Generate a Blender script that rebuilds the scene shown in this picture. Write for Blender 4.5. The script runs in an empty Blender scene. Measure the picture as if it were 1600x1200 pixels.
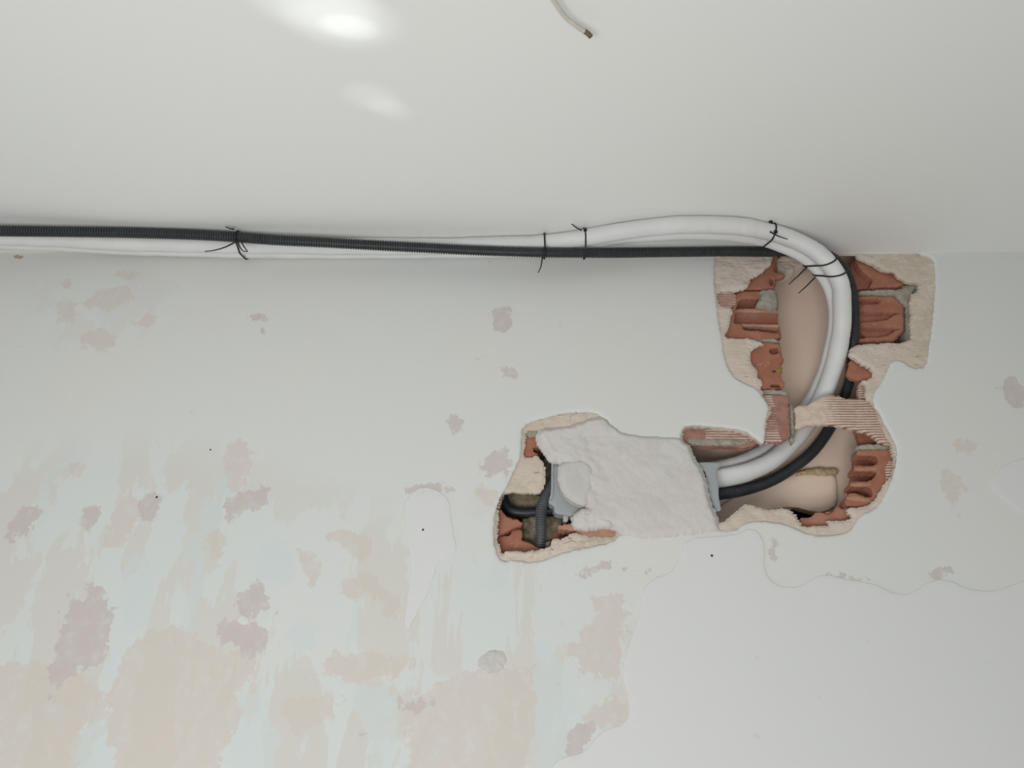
import bpy, bmesh, math, random
import numpy as np
from mathutils import Vector, Matrix
from mathutils.geometry import delaunay_2d_cdt

# ------------------------------------------------------------------ camera, world, lights
sc = bpy.context.scene
C = sc.collection
F = 1250.0                       # focal length in pixels of the 1600 px wide frame
DIST = 1.18                      # camera to wall
EYE = 1.60
PITCH = math.radians(30.0)
camd = bpy.data.cameras.new('camera'); cam = bpy.data.objects.new('camera', camd); C.objects.link(cam)
cam.location = (0, -DIST, EYE); cam.rotation_euler = (math.pi/2 + PITCH, 0, 0)
camd.sensor_fit = 'HORIZONTAL'; camd.sensor_width = 36.0; camd.lens = F/1600*36.0
camd.clip_start = 0.02
sc.camera = cam
H = EYE + DIST*math.tan(PITCH + math.atan((600-394.0)/F))      # ceiling height

sc.view_settings.view_transform = 'Standard'; sc.view_settings.look = 'None'
sc.view_settings.gamma = 1.0; sc.view_settings.use_curve_mapping = False
sc.view_settings.exposure = 0.06

w = bpy.data.worlds.new('world'); sc.world = w; w.use_nodes = True
bg = w.node_tree.nodes['Background']; bg.inputs[0].default_value = (0.97, 1.0, 1.0, 1); bg.inputs[1].default_value = 0.31

def area_light(name, loc, target, size, energy, col=(1, 1, 1)):
    l = bpy.data.lights.new(name, 'AREA'); l.shape = 'RECTANGLE'; l.size, l.size_y = size
    l.energy = energy; l.color = col
    o = bpy.data.objects.new(name, l); C.objects.link(o); o.location = loc
    o.rotation_euler = (Vector(target)-Vector(loc)).to_track_quat('-Z', 'Y').to_euler()
    return o
area_light('fill_below_camera', (-.28, -1.45, 1.0), (.0, -.40, 2.5), (1.0, .6), 16, (1.0, 1.0, 0.985))  # added fill lamp under the camera, stands in for daylight bounced off the floor
area_light('fill_low_left', (-1.3, -1.9, .9), (0, -.3, 2.5), (1.0, 1.0), 4, (1.0, 0.99, 0.97))  # added fill lamp low on the left, aimed at the ceiling corner

def spot(name, loc, target, deg, energy, blend=1.0, stretch=(1, 1, 1), roll=0):
    l = bpy.data.lights.new(name, 'SPOT'); l.spot_size = math.radians(deg); l.spot_blend = blend
    l.energy = energy; l.shadow_soft_size = 0.004; l.color = (0.97, 1.0, 1.0)
    o = bpy.data.objects.new(name, l); C.objects.link(o); o.location = loc
    q = (Vector(target)-Vector(loc)).to_track_quat('-Z', 'Y')
    o.rotation_euler = q.to_euler(); o.rotation_euler.rotate_axis('Z', roll); o.scale = stretch
    return o

# ------------------------------------------------------------------ pixel -> place
cp, sp = math.cos(PITCH), math.sin(PITCH)
def ray(px, py):
    u = (np.asarray(px, float)-800)/F; v = (600-np.asarray(py, float))/F
    return u, cp - v*sp, sp + v*cp                      # x, y, z
def on_wall(px, py, d=0.0):
    """point on the plane y = d (d > 0 is inside the wall)"""
    x, y, z = ray(px, py); t = (DIST+d)/y
    return x*t, z*t+EYE
def P(px, py, d):
    X, Z = on_wall(px, py, d); return Vector((float(X), d, float(Z)))
def on_ceiling(px, py, dz=0.0):
    x, y, z = ray(px, py); t = (H-dz-EYE)/z
    return Vector((float(x*t), float(y*t)-DIST, H-dz))
def need(px, py, r):
    """how far in front of the wall a tube of radius r must hang to stay under the ceiling"""
    x, y, z = ray(px, py); t = (H-r-EYE)/z
    return float(t*y-DIST)                              # y of the point touching the ceiling

# ------------------------------------------------------------------ noise
rng = np.random.RandomState(7)
_perm = rng.rand(256, 256)
def vnoise(x, y, seed=0):
    x = np.asarray(x, float)+seed*17.31; y = np.asarray(y, float)+seed*9.77
    xi = np.floor(x).astype(int); yi = np.floor(y).astype(int)
    fx = x-xi; fy = y-yi; fx = fx*fx*(3-2*fx); fy = fy*fy*(3-2*fy)
    g = lambda a, b: _perm[a % 256, b % 256]
    return ((g(xi, yi)*(1-fx)+g(xi+1, yi)*fx)*(1-fy)+(g(xi, yi+1)*(1-fx)+g(xi+1, yi+1)*fx)*fy)*2-1
def fbm(x, y, seed=0, n=4):
    s = 0; a = 1; t = 0
    for k in range(n):
        s = s + a*vnoise(x*2**k, y*2**k, seed+k*3); t += a; a *= 0.55
    return s/t

# ------------------------------------------------------------------ polygon tools (wall coordinates, metres)
def inside(pts, loops):
    x, y = pts[:, 0], pts[:, 1]; r = np.zeros(len(pts), bool)
    for L in loops:
        a = L; b = np.roll(L, -1, 0)
        for (x0, y0), (x1, y1) in zip(a, b):
            if y0 == y1: continue
            c = (y0 > y) != (y1 > y)
            if c.any(): r ^= c & (x < (x1-x0)*(y-y0)/(y1-y0)+x0)
    return r
def dist(pts, loops):
    best = np.full(len(pts), 1e9)
    for L in loops:
        a = L; d = np.roll(L, -1, 0)-a; dd = np.maximum((d**2).sum(1), 1e-14)
        for k in range(0, len(pts), 20000):
            p = pts[k:k+20000]
            for j in range(0, len(a), 64):
                aj = a[j:j+64]; dj = d[j:j+64]; q = p[:, None, :]-aj[None]
                t = np.clip((q*dj[None]).sum(2)/dd[j:j+64], 0, 1)
                e = q-t[..., None]*dj[None]
                best[k:k+20000] = np.minimum(best[k:k+20000], np.sqrt((e**2).sum(2)).min(1))
    return best
def chaikin(L, n=1):
    for _ in range(n):
        nx = np.roll(L, -1, 0); L = np.stack([L*.75+nx*.25, L*.25+nx*.75], 1).reshape(-1, 2)
    return L
def densify(L, s):
    out = []
    for a, b in zip(L, np.roll(L, -1, 0)):
        n = max(1, int(np.linalg.norm(b-a)/s))
        for k in range(n): out.append(a+(b-a)*k/n)
    return np.array(out)
def loop_of(px, d, s=0.002, jit=0.0008, jf=220, smooth=1, seed=0, tooth=0):
    p = np.array(px, float); X, Z = on_wall(p[:, 0], p[:, 1], d); L = np.stack([X, Z], 1)
    if smooth: L = chaikin(L, smooth)
    L = densify(L, s)
    if jit:
        L = L+np.stack([fbm(L[:, 0]*jf, L[:, 1]*jf, seed+1, 3), fbm(L[:, 0]*jf, L[:, 1]*jf, seed+5, 3)], 1)*jit*1.8
    if tooth:
        ph = (L[:, 1]/.0048) % 1.0
        am = np.clip(fbm(L[:, 0]*45, L[:, 1]*45, seed+9, 2)*2.2+.5, 0, 1.3)
        L = L+np.stack([(np.abs(ph*2-1)-.5)*tooth*am, L[:, 1]*0], 1)
    return L

# ------------------------------------------------------------------ object helpers
WPOS = {}
def tag(o, label=None, cat=None, group=None, kind=None):
    if label: o['label'] = label
    if cat: o['category'] = cat
    if group: o['group'] = group
    if kind: o['kind'] = kind
    return o
def empty(name, loc):
    o = bpy.data.objects.new(name, None); C.objects.link(o); o.location = loc; o.empty_display_size = .02
    WPOS[o] = Vector(loc); return o
def mk(name, verts, faces, mat, parent=None, smooth=False, attrs=None):
    v = np.array(verts, float)
    org = Vector(((v[:, 0].min()+v[:, 0].max())/2, (v[:, 1].min()+v[:, 1].max())/2, v[:, 2].min()))
    me = bpy.data.meshes.new(name); me.from_pydata((v-np.array(org)).tolist(), [], [list(map(int, f)) for f in faces])
    if isinstance(mat, (list, tuple)):
        for m in mat: me.materials.append(m)
    else: me.materials.append(mat)
    if attrs:
        for k, a in attrs.items():
            at = me.attributes.new(k, 'FLOAT', 'POINT'); at.data.foreach_set('value', np.asarray(a, np.float32))
    me.update()
    bm = bmesh.new(); bm.from_mesh(me); bmesh.ops.recalc_face_normals(bm, faces=bm.faces); bm.to_mesh(me); bm.free()
    if smooth: me.polygons.foreach_set('use_smooth', [True]*len(me.polygons))
    o = bpy.data.objects.new(name, me); C.objects.link(o)
    if parent is not None:
        o.parent = parent; o.location = org-WPOS[parent]
    else: o.location = org
    WPOS[o] = org
    return o

def relief(name, poly, d0, d1, mat, parent=None, holes=(), jit=.0008, amp=.0006, sc_=90, bev=(.002, .001),
           s=.0028, smooth=1, seed=0, fn=None, shade=True, extra=None, tooth=0):
    loops = [loop_of(poly, d0, s*.6, jit, 260, smooth, seed)]+[loop_of(h, d0, s*.6, jit, 260, smooth, seed+11, tooth) for h in holes]
    bpts = np.concatenate(loops); lo = bpts.min(0); hi = bpts.max(0)
    gx, gz = np.meshgrid(np.arange(lo[0], hi[0], s), np.arange(lo[1], hi[1], s)); gx = gx.copy(); gx[1::2] += s*.5
    g = np.stack([gx.ravel(), gz.ravel()], 1); g = g+(rng.rand(*g.shape)-.5)*s*.35
    g = g[inside(g, loops)]
    if len(g): g = g[dist(g, loops) > s*.55]
    edges = []; k = 0
    for L in loops:
        n = len(L); edges += [(k+i, k+(i+1) % n) for i in range(n)]; k += n
    pts = np.concatenate([bpts, g]) if len(g) else bpts
    out = delaunay_2d_cdt([Vector(p) for p in pts], edges, [], 0, 1e-7, False)
    v2 = np.array([(p.x, p.y) for p in out[0]]); tr = np.array([f for f in out[2]])
    tr = tr[inside(v2[tr].mean(1), loops)]
    used, inv = np.unique(tr, return_inverse=True); v2 = v2[used]; tr = inv.reshape(-1, 3)
    dd = dist(v2, loops)
    y = d0+bev[1]*np.clip(1-dd/bev[0], 0, 1)**2+amp*fbm(v2[:, 0]*sc_, v2[:, 1]*sc_, seed+2, 4)
    if fn is not None: y = y+fn(v2, dd)
    n = len(v2)
    front = np.stack([v2[:, 0], y, v2[:, 1]], 1); back = np.stack([v2[:, 0], np.full(n, d1), v2[:, 1]], 1)
    cnt = {}
    for t in tr:
        for a, b in ((t[0], t[1]), (t[1], t[2]), (t[2], t[0])):
            kx = (min(a, b), max(a, b)); cnt[kx] = cnt.get(kx, 0)+1
    rim = [kx for kx, c in cnt.items() if c == 1]
    faces = [tuple(t) for t in tr]+[(t[2]+n, t[1]+n, t[0]+n) for t in tr]+[(a, b, b+n, a+n) for a, b in rim]
    o = mk(name, np.concatenate([front, back]), faces, mat, parent, smooth=False,
           attrs={k: np.tile(f(v2, dd), 2) for k, f in extra.items()} if extra else None)
    if shade:
        me = o.data; me.polygons.foreach_set('use_smooth', [True]*len(me.polygons)); me.set_sharp_from_angle(angle=math.radians(42))
    return o

def catmull(pts, step):
    P_ = [np.array(p, float) for p in pts]; P_ = [2*P_[0]-P_[1]]+P_+[2*P_[-1]-P_[-2]]
    fine = []
    for i in range(1, len(P_)-2):
        a, b, c, d = P_[i-1:i+3]
        for t in np.linspace(0, 1, 24, endpoint=False):
            fine.append(.5*((2*b)+(-a+c)*t+(2*a-5*b+4*c-d)*t*t+(-a+3*b-3*c+d)*t**3))
    fine.append(P_[-2]); fine = np.array(fine)
    L = np.concatenate([[0], np.cumsum(np.linalg.norm(np.diff(fine[:, :3], axis=0), axis=1))])
    n = max(2, int(L[-1]/step)); q = np.linspace(0, L[-1], n+1)
    return np.stack([np.interp(q, L, fine[:, k]) for k in range(fine.shape[1])], 1), q
def sweep(path, rad, seg=16, cap=True, squash=None):
    """verts, faces of a tube through path; rad scalar or per point (or per point x per angle)"""
    path = np.array(path, float); n = len(path)
    T = np.gradient(path, axis=0); T /= np.linalg.norm(T, axis=1)[:, None]+1e-12
    up = np.array([0, 0, 1.0]) if abs(T[0][2]) < .9 else np.array([0, 1.0, 0])
    N = np.cross(T[0], up); N /= np.linalg.norm(N); V = []
    rad = np.broadcast_to(np.asarray(rad, float).reshape(-1, 1) if np.ndim(rad) < 2 else rad, (n, seg))
    for i in range(n):
        N = N-T[i]*N.dot(T[i]); N /= np.linalg.norm(N); B = np.cross(T[i], N)
        for k in range(seg):
            a = 2*math.pi*k/seg; q = squash or (1, 1)
            V.append(path[i]+(N*math.cos(a)*q[0]+B*math.sin(a)*q[1])*rad[i, k])
    Fc = [(i*seg+k, i*seg+(k+1) % seg, (i+1)*seg+(k+1) % seg, (i+1)*seg+k) for i in range(n-1) for k in range(seg)]
    if cap: Fc += [tuple(range(seg))[::-1], tuple((n-1)*seg+k for k in range(seg))]
    return V, Fc
def tube(name, pts, r, mat, parent=None, step=.004, seg=14, **kw):
    p, q = catmull(pts, step); V, Fc = sweep(p, r, seg, **kw); o = mk(name, V, Fc, mat, parent, smooth=True)
    o.data.set_sharp_from_angle(angle=math.radians(60)); return o

# ------------------------------------------------------------------ materials
def srgb(r, g, b):
    return tuple(((c/255)/12.92 if c/255 <= .04045 else ((c/255+.055)/1.055)**2.4) for c in (r, g, b))+(1,)
class NT:
    def __init__(s, name, rough=.85, spec=.3):
        s.m = bpy.data.materials.new(name); s.m.use_nodes = True; s.t = s.m.node_tree
        s.b = s.t.nodes['Principled BSDF']; s.b.inputs['Roughness'].default_value = rough
        s.b.inputs['Specular IOR Level'].default_value = spec
        s.pos = s.t.nodes.new('ShaderNodeNewGeometry').outputs['Position']
    def n(s, t, **kw):
        x = s.t.nodes.new(t)
        for k, v in kw.items(): setattr(x, k, v)
        return x
    def put(s, sock, v):
        if isinstance(v, bpy.types.NodeSocket): s.t.links.new(v, sock)
        else: sock.default_value = v
    def noise(s, scale, detail=4, rough=.55, vec=None, dist=0.0, stretch=None):
        x = s.n('ShaderNodeTexNoise'); x.inputs['Scale'].default_value = scale; x.inputs['Detail'].default_value = detail
        x.inputs['Roughness'].default_value = rough; x.inputs['Distortion'].default_value = dist
        v = vec or s.pos
        if stretch:
            mp = s.n('ShaderNodeMapping'); s.put(mp.inputs['Vector'], v); mp.inputs['Scale'].default_value = stretch; v = mp.outputs[0]
        s.put(x.inputs['Vector'], v); return x.outputs['Fac']
    def math(s, op, a, b=0.0, c=0.0, clamp=False):
        x = s.n('ShaderNodeMath', operation=op); x.use_clamp = clamp
        for i, v in enumerate((a, b, c)): s.put(x.inputs[i], v)
        return x.outputs[0]
    def ramp(s, v, lo, hi, a=0.0, b=1.0):
        x = s.n('ShaderNodeMapRange', interpolation_type='SMOOTHSTEP'); s.put(x.inputs[0], v)
        for i, q in zip((1, 2, 3, 4), (lo, hi, a, b)): x.inputs[i].default_value = q
        return x.outputs[0]
    def mix(s, f, a, b):
        x = s.n('ShaderNodeMix', data_type='RGBA'); s.put(x.inputs[0], f)
        s.put(x.inputs[6], a); s.put(x.inputs[7], b); return x.outputs[2]
    def attr(s, name):
        return s.n('ShaderNodeAttribute', attribute_name=name).outputs['Fac']
    def z(s):
        x = s.n('ShaderNodeSeparateXYZ'); s.put(x.inputs[0], s.pos); return x.outputs
    def color(s, c): s.put(s.b.inputs['Base Color'], c)
    def bump(s, h, strength=.3, distance=.001, prev=None):
        x = s.n('ShaderNodeBump'); x.inputs['Strength'].default_value = strength; x.inputs['Distance'].default_value = distance
        s.put(x.inputs['Height'], h)
        if prev is not None: s.put(x.inputs['Normal'], prev)
        s.put(s.b.inputs['Normal'], x.outputs[0]); return x.outputs[0]

def simple(name, c, c2=None, scale=60, rough=.85, bump=.2, spec=.3, bd=.001):
    m = NT(name, rough, spec); c2 = c2 or tuple(v*.85 for v in c[:3])+(1,)
    f = m.ramp(m.noise(scale, 5, .6), .35, .65); m.color(m.mix(f, c, c2))
    if bump: m.bump(m.noise(scale*4, 5, .7), bump, bd)
    return m.m

# painted wall with flaking layers: signed-distance attributes give each stain its own shape
W_BASE = (.712, .712, .678, 1)
def make_wall_mat():
    m = NT('old_wall_paint', .72, .25)
    nf = m.math('SUBTRACT', m.noise(70, 6, .65), .5); nm = m.math('SUBTRACT', m.noise(16, 5, .6, stretch=(1.25, 1, .6)), .5)
    nn = m.math('MULTIPLY_ADD', nf, .048, m.math('MULTIPLY', nm, .07))
    nfine = m.math('MULTIPLY', nf, .012)
    base = m.mix(m.ramp(m.noise(2.2, 3), .35, .65), W_BASE, (.700, .712, .698, 1))
    col = base
    # loosely worn zones with a random pattern
    worn = m.attr('worn')
    col = m.mix(m.math('MULTIPLY', worn, .8), col, (.675, .712, .705, 1))
    wp = m.noise(9, 7, .62, stretch=(1.5, 1, .55), dist=.4)
    col = m.mix(m.math('MULTIPLY', m.ramp(wp, .50, .525), m.math('MULTIPLY', worn, .75)), col, (.655, .615, .560, 1))
    wp2 = m.noise(12, 7, .62, stretch=(1.2, 1, .5), dist=.6, vec=None)
    col = m.mix(m.math('MULTIPLY', m.ramp(wp2, .40, .385), m.math('MULTIPLY', worn, .9)), col, (.645, .695, .695, 1))
    for nme, c, st in (('sd_cool', (.645, .700, .70, 1), .7), ('sd_beige', (.665, .606, .55, 1), .8), ('sd_pink', (.59, .522, .505, 1), .85)):
        f = m.ramp(m.math('ADD', m.attr(nme), nn), -.0006, .0014)
        tex = m.ramp(m.noise(45, 6, .7), .30, .55, .45, 1.0)
        col = m.mix(m.math('MULTIPLY', m.math('MULTIPLY', f, st), tex), col, c)
    sk = m.math('ADD', m.attr('sd_skim'), m.math('MULTIPLY', nf, .006))
    f = m.ramp(sk, -.0003, .0006); col = m.mix(f, col, (.715, .720, .722, 1))
    ch = m.math('ADD', m.attr('sd_chip'), nfine)
    col = m.mix(m.ramp(ch, -.0003, .0006), col, (.46, .37, .30, 1))
    col = m.mix(m.math('MULTIPLY', m.ramp(m.noise(38, 3, .5), .70, .74), .35), col, (.60, .575, .55, 1))
    m.color(col)
    h = m.math('ADD', m.math('MULTIPLY', m.ramp(sk, -.0006, .0012), 1.0), m.math('MULTIPLY', m.noise(110, 5, .6), .12))
    h = m.math('ADD', h, m.math('MULTIPLY', m.noise(22, 4, .5), .25))
    h = m.math('ADD', h, m.math('MULTIPLY', m.ramp(m.math('ADD', m.attr('sd_pink'), nn), -.001, .001), -.25))
    m.bump(h, .55, .0012)
    return m.m
M = {}
M['wall'] = make_wall_mat()
def make_ceiling_mat():
    m = NT('satin_ceiling_paint', .42, .35)
    m.color(m.mix(m.ramp(m.noise(1.6, 3), .35, .65), (.79, .792, .765, 1), (.78, .787, .770, 1)))
    m.bump(m.math('ADD', m.math('MULTIPLY', m.noise(6, 3), .7), m.math('MULTIPLY', m.noise(140, 3), .05)), .25, .003)
    return m.m
M['ceiling'] = make_ceiling_mat()
def make_cream():
    m = NT('lime_render_coat', .95, .15)
    a = m.mix(m.ramp(m.noise(26, 6, .7), .35, .65), (.68, .60, .50, 1), (.60, .515, .415, 1))
    a = m.mix(m.math('MULTIPLY', m.ramp(m.noise(5, 3, .6), .44, .60), .8), a, (.73, .62, .545, 1))
    a = m.mix(m.math('MULTIPLY', m.ramp(m.noise(70, 6, .75), .54, .66), .6), a, (.72, .68, .62, 1))
    a = m.mix(m.math('MULTIPLY', m.ramp(m.noise(55, 6, .75), .42, .34), .6), a, (.50, .44, .37, 1))
    a = m.mix(m.math('MULTIPLY', m.ramp(m.noise(130, 5, .65, stretch=(.4, 1, 1.5)), .66, .685), .8), a, (.22, .18, .145, 1))
    m.color(a)
    h = m.math('ADD', m.noise(150, 6, .7), m.math('MULTIPLY', m.noise(60, 5, .6, stretch=(.5, 1, 1.5)), 2.0))
    m.bump(h, .9, .0024)
    return m.m
M['cream'] = make_cream()
def make_brick(name='fired_clay', col=(.415, .185, .125, 1), c2=(.355, .150, .10, 1)):
    m = NT(name, .92, .15)
    a = m.mix(m.ramp(m.noise(35, 5, .6), .35, .65), col, c2)
    a = m.mix(m.math('MULTIPLY', m.ramp(m.noise(90, 5, .7), .60, .70), .5), a, (.55, .38, .28, 1))
    m.color(a); m.bump(m.noise(180, 5, .7), .5, .0012); return m.m
M['brick'] = make_brick()
M['brick_pale'] = make_brick('dusty_clay', (.50, .285, .205, 1), (.44, .22, .15, 1))
def make_stripes(name, pitch, duty, zoff=0.0, cover=.0):
    """clay face with horizontal grooves holding old render; cover comes from the mesh attribute"""
    m = NT(name, .92, .15)
    z = m.z()[2]
    zz = m.math('ADD', m.math('DIVIDE', z, pitch), zoff)
    zz = m.math('ADD', zz, m.math('MULTIPLY', m.math('SUBTRACT', m.noise(18, 3), .5), .5))
    tri = m.math('PINGPONG', zz, .5)                     # 0..0.5
    k = m.math('ADD', m.math('SUBTRACT', .5, tri), m.math('MULTIPLY', m.math('SUBTRACT', m.noise(170, 4, .6, stretch=(.5, 1, 1)), .5), .28))
    k = m.math('ADD', k, m.math('SUBTRACT', m.attr('cover'), .0))
    g = m.ramp(k, .5-duty*.5-.05, .5-duty*.5+.07)        # 1 where render fills the groove
    red = m.mix(m.ramp(m.noise(60, 4), .4, .6), (.40, .215, .175, 1), (.335, .165, .13, 1))
    cr = m.mix(m.ramp(m.noise(90, 4), .4, .6), (.70, .595, .50, 1), (.63, .50, .41, 1))
    m.color(m.mix(g, red, cr))
    m.bump(m.math('ADD', g, m.math('MULTIPLY', m.noise(180, 4), .4)), .55, .0012)
    return m.m
M['stripe_red'] = make_stripes('grooved_clay_bare', .0047, .34)
M['stripe_cream'] = make_stripes('grooved_clay_filled', .0048, .66)
M['mortar'] = simple('grey_mortar', (.44, .42, .35, 1), (.33, .31, .25, 1), 70, .95, .8, .1, .002)
M['mortar_grey'] = simple('pale_grey_mortar', (.42, .395, .335, 1), (.33, .305, .255, 1), 60, .95, .8, .1, .002)
M['mortar_dark'] = simple('dark_cement', (.36, .315, .225, 1), (.17, .145, .10, 1), 60, .95, 1.0, .1, .0025)
def make_plaster():
    m = NT('fresh_gypsum', .9, .15)
    a = m.mix(m.ramp(m.noise(20, 5, .6), .35, .65), (.665, .638, .612, 1), (.625, .598, .572, 1))
    a = m.mix(m.math('MULTIPLY', m.ramp(m.noise(60, 5, .7), .60, .70), .5), a, (.72, .70, .68, 1))
    a = m.mix(m.math('MULTIPLY', m.ramp(m.noise(95, 5, .7), .69, .715), .55), a, (.36, .33, .30, 1))
    a = m.mix(m.math('MULTIPLY', m.ramp(m.noise(9, 3), .5, .62), .45), a, (.65, .61, .585, 1))
    m.color(a); h = m.math('ADD', m.noise(28, 6, .7), m.math('MULTIPLY', m.noise(140, 5, .7), .3)); m.bump(h, .6, .004); return m.m
M['plaster'] = make_plaster()
M['plaster_grey'] = simple('damp_gypsum', (.61, .59, .56, 1), (.57, .55, .525, 1), 30, .9, .4, .15, .002)
def make_inner():
    m = NT('pink_beige_rear_coat', .9, .15)
    m.color(m.mix(m.ramp(m.noise(7, 3), .3, .7), (.88, .70, .575, 1), (.86, .68, .56, 1)))
    m.bump(m.noise(60, 4), .15, .001); return m.m
M['inner'] = make_inner()
M['ochre'] = simple('ochre_rubble', (.62, .47, .31, 1), (.46, .33, .20, 1), 110, .95, .8, .1, .002)
M['foam'] = None
def make_foam():
    m = NT('white_pipe_foam', .55, .35)
    m.color(m.mix(m.ramp(m.noise(14, 4), .35, .65), (.73, .73, .725, 1), (.69, .69, .69, 1)))
    m.bump(m.math('ADD', m.noise(35, 4, .6), m.math('MULTIPLY', m.noise(200, 2), .1)), .35, .002); return m.m
M['foam'] = make_foam()
M['conduit'] = simple('black_corrugated_plastic', (.040, .045, .049, 1), (.030, .034, .037, 1), 50, .36, 0, .55)
M['conduit_grey'] = simple('dark_grey_corrugated_plastic', (.12, .13, .138, 1), (.09, .097, .103, 1), 50, .45, 0, .4)
M['rubber'] = simple('black_rubber', (.040, .048, .052, 1), (.028, .034, .036, 1), 50, .45, .1, .4)
M['tie'] = simple('black_nylon', (.018, .017, .017, 1), (.012, .012, .012, 1), 50, .45, 0, .4)
M['grey_plastic'] = simple('grey_abs_plastic', (.37, .395, .41, 1), (.345, .37, .385, 1), 20, .5, .05, .35)
M['light_plastic'] = simple('dusty_grey_plastic', (.50, .49, .46, 1), (.42, .41, .38, 1), 60, .6, .3, .3)
M['wire'] = simple('ivory_sheath', (.62, .585, .52, 1), (.55, .52, .46, 1), 60, .6, .1, .3)
M['wire_end'] = simple('browned_copper_end', (.24, .17, .10, 1), (.12, .08, .05, 1), 200, .7, .5, .3)
M['dark'] = simple('dark_metal', (.03, .03, .032, 1), None, 50, .6, 0, .3)
M['floor'] = simple('floor_tile', (.60, .58, .55, 1), (.56, .54, .51, 1), 5, .5, .1)
M['yellow'] = simple('yellow_scrap', (.42, .36, .08, 1), (.25, .20, .05, 1), 120, .9, .5)
M['dark_void'] = simple('dark_void_coat', (.10, .095, .09, 1), None, 90, .9, .2)  # darkness of the unlit void, put into the colour
M['roof'] = simple('pale_board', (.6, .58, .55, 1), None, 5, .8, .1)

# ------------------------------------------------------------------ traced outlines
WALLHOLE = [(1119,390),(1115,430),(1119,470),(1124,505),(1129,535),(1131,555),(1137,575),(1150,592),(1168,600),(1182,607),(1191,618),
 (1203,637),(1197,652),(1195,690),(1190,692),(1180,683),(1165,672),(1140,668),(1100,664),(1075,663),(1065,670),(1064,690),(1040,700),(1000,705),(965,690),
 (955,668),(945,652),(925,642),(885,643),(850,652),(824,659),(814,672),(815,708),(808,725),(796,750),(788,766),(778,782),(771,815),(771,850),
 (778,870),(786,878),(802,874),(830,880),(860,872),(885,862),(920,855),(958,847),(972,832),(1040,828),(1120,828),(1152,829),(1160,818),(1185,814),
 (1215,816),(1240,824),(1262,834),(1285,838),(1312,836),(1330,828),(1338,815),(1348,803),(1362,799),(1375,788),(1386,768),(1397,742),
 (1402,715),(1402,698),(1394,680),(1384,664),(1376,645),(1364,630),(1366,612),(1378,597),(1388,577),(1393,563),(1410,563),(1425,575),
 (1448,574),(1453,540),(1458,500),(1462,455),(1462,412),(1456,400),(1436,396),(1436,390)]
CREAM_OUT = [(1100,385),(1100,430),(1105,500),(1115,560),(1135,600),(1160,612),(1182,622),(1190,640),(1184,655),(1180,672),(1165,660),
 (1140,655),(1100,650),(1060,650),(1050,690),(1000,690),(975,675),(955,645),(925,630),(885,630),(850,640),(812,650),(802,670),(800,710),(785,745),
 (765,775),(757,815),(757,855),(768,885),(800,890),(860,888),(960,862),(1040,845),(1125,842),(1165,832),(1215,830),(1250,845),(1290,850),
 (1335,842),(1355,815),(1385,790),(1405,755),(1415,715),(1410,680),(1395,650),(1380,625),(1385,605),(1402,580),(1420,592),(1455,590),
 (1470,540),(1476,450),(1475,385)]
CREAM_R = [(1214,386),(1205,412),(1196,419),(1184,429),(1172,433),(1171,447),(1152,453),(1121,453),(1123,472),(1130,478),(1147,479),(1143,495),
 (1138,512),(1132,527),(1160,526),(1198,534),(1180,541),(1172,550),(1175,568),(1185,578),(1184,590),(1194,594),(1188,607),(1194,612),(1192,618),
 (1208,640),(1199,655),(1196,692),(1190,693),(1178,684),(1165,675),(1140,670),(1100,667),(1076,666),(1068,672),(1068,684),(1060,720),(1060,800),
 (1124,819),(1150,800),(1164,786),(1178,788),(1200,797),(1222,792),(1238,796),(1246,806),(1254,820),(1262,822),(1294,821),(1297,817),(1290,813),
 (1322,812),(1334,808),(1324,799),(1328,793),(1345,792),(1367,785),(1375,768),(1385,753),(1394,742),(1399,725),(1397,710),(1391,690),(1380,668),(1375,655),
 (1370,640),(1360,626),(1353,622),(1354,600),(1345,594),(1362,590),(1367,578),(1350,568),(1336,559),(1329,556),(1328,545),(1340,537),
 (1375,535),(1425,533),(1424,520),(1422,458),(1433,456),(1437,447),(1434,441),(1416,440),(1412,435),(1401,430),(1399,423),(1379,422),
 (1372,416),(1360,409),(1346,405),(1338,398),(1338,386)]
CREAM_L = [(820,671),(850,671),(870,668),(900,690),(960,700),(966,800),(966,836),(935,839),(905,833),(897,829),(878,841),(863,842),(862,851),
 (850,860),(840,857),(828,860),(815,862),(800,866),(786,866),(780,852),(777,838),(778,815),(780,800),(775,792),(780,779),(788,769),(797,768),(843,770),
 (849,765),(853,745),(851,725),(845,716),(838,711),(822,715),(817,708),(821,700),(821,684)]

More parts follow.
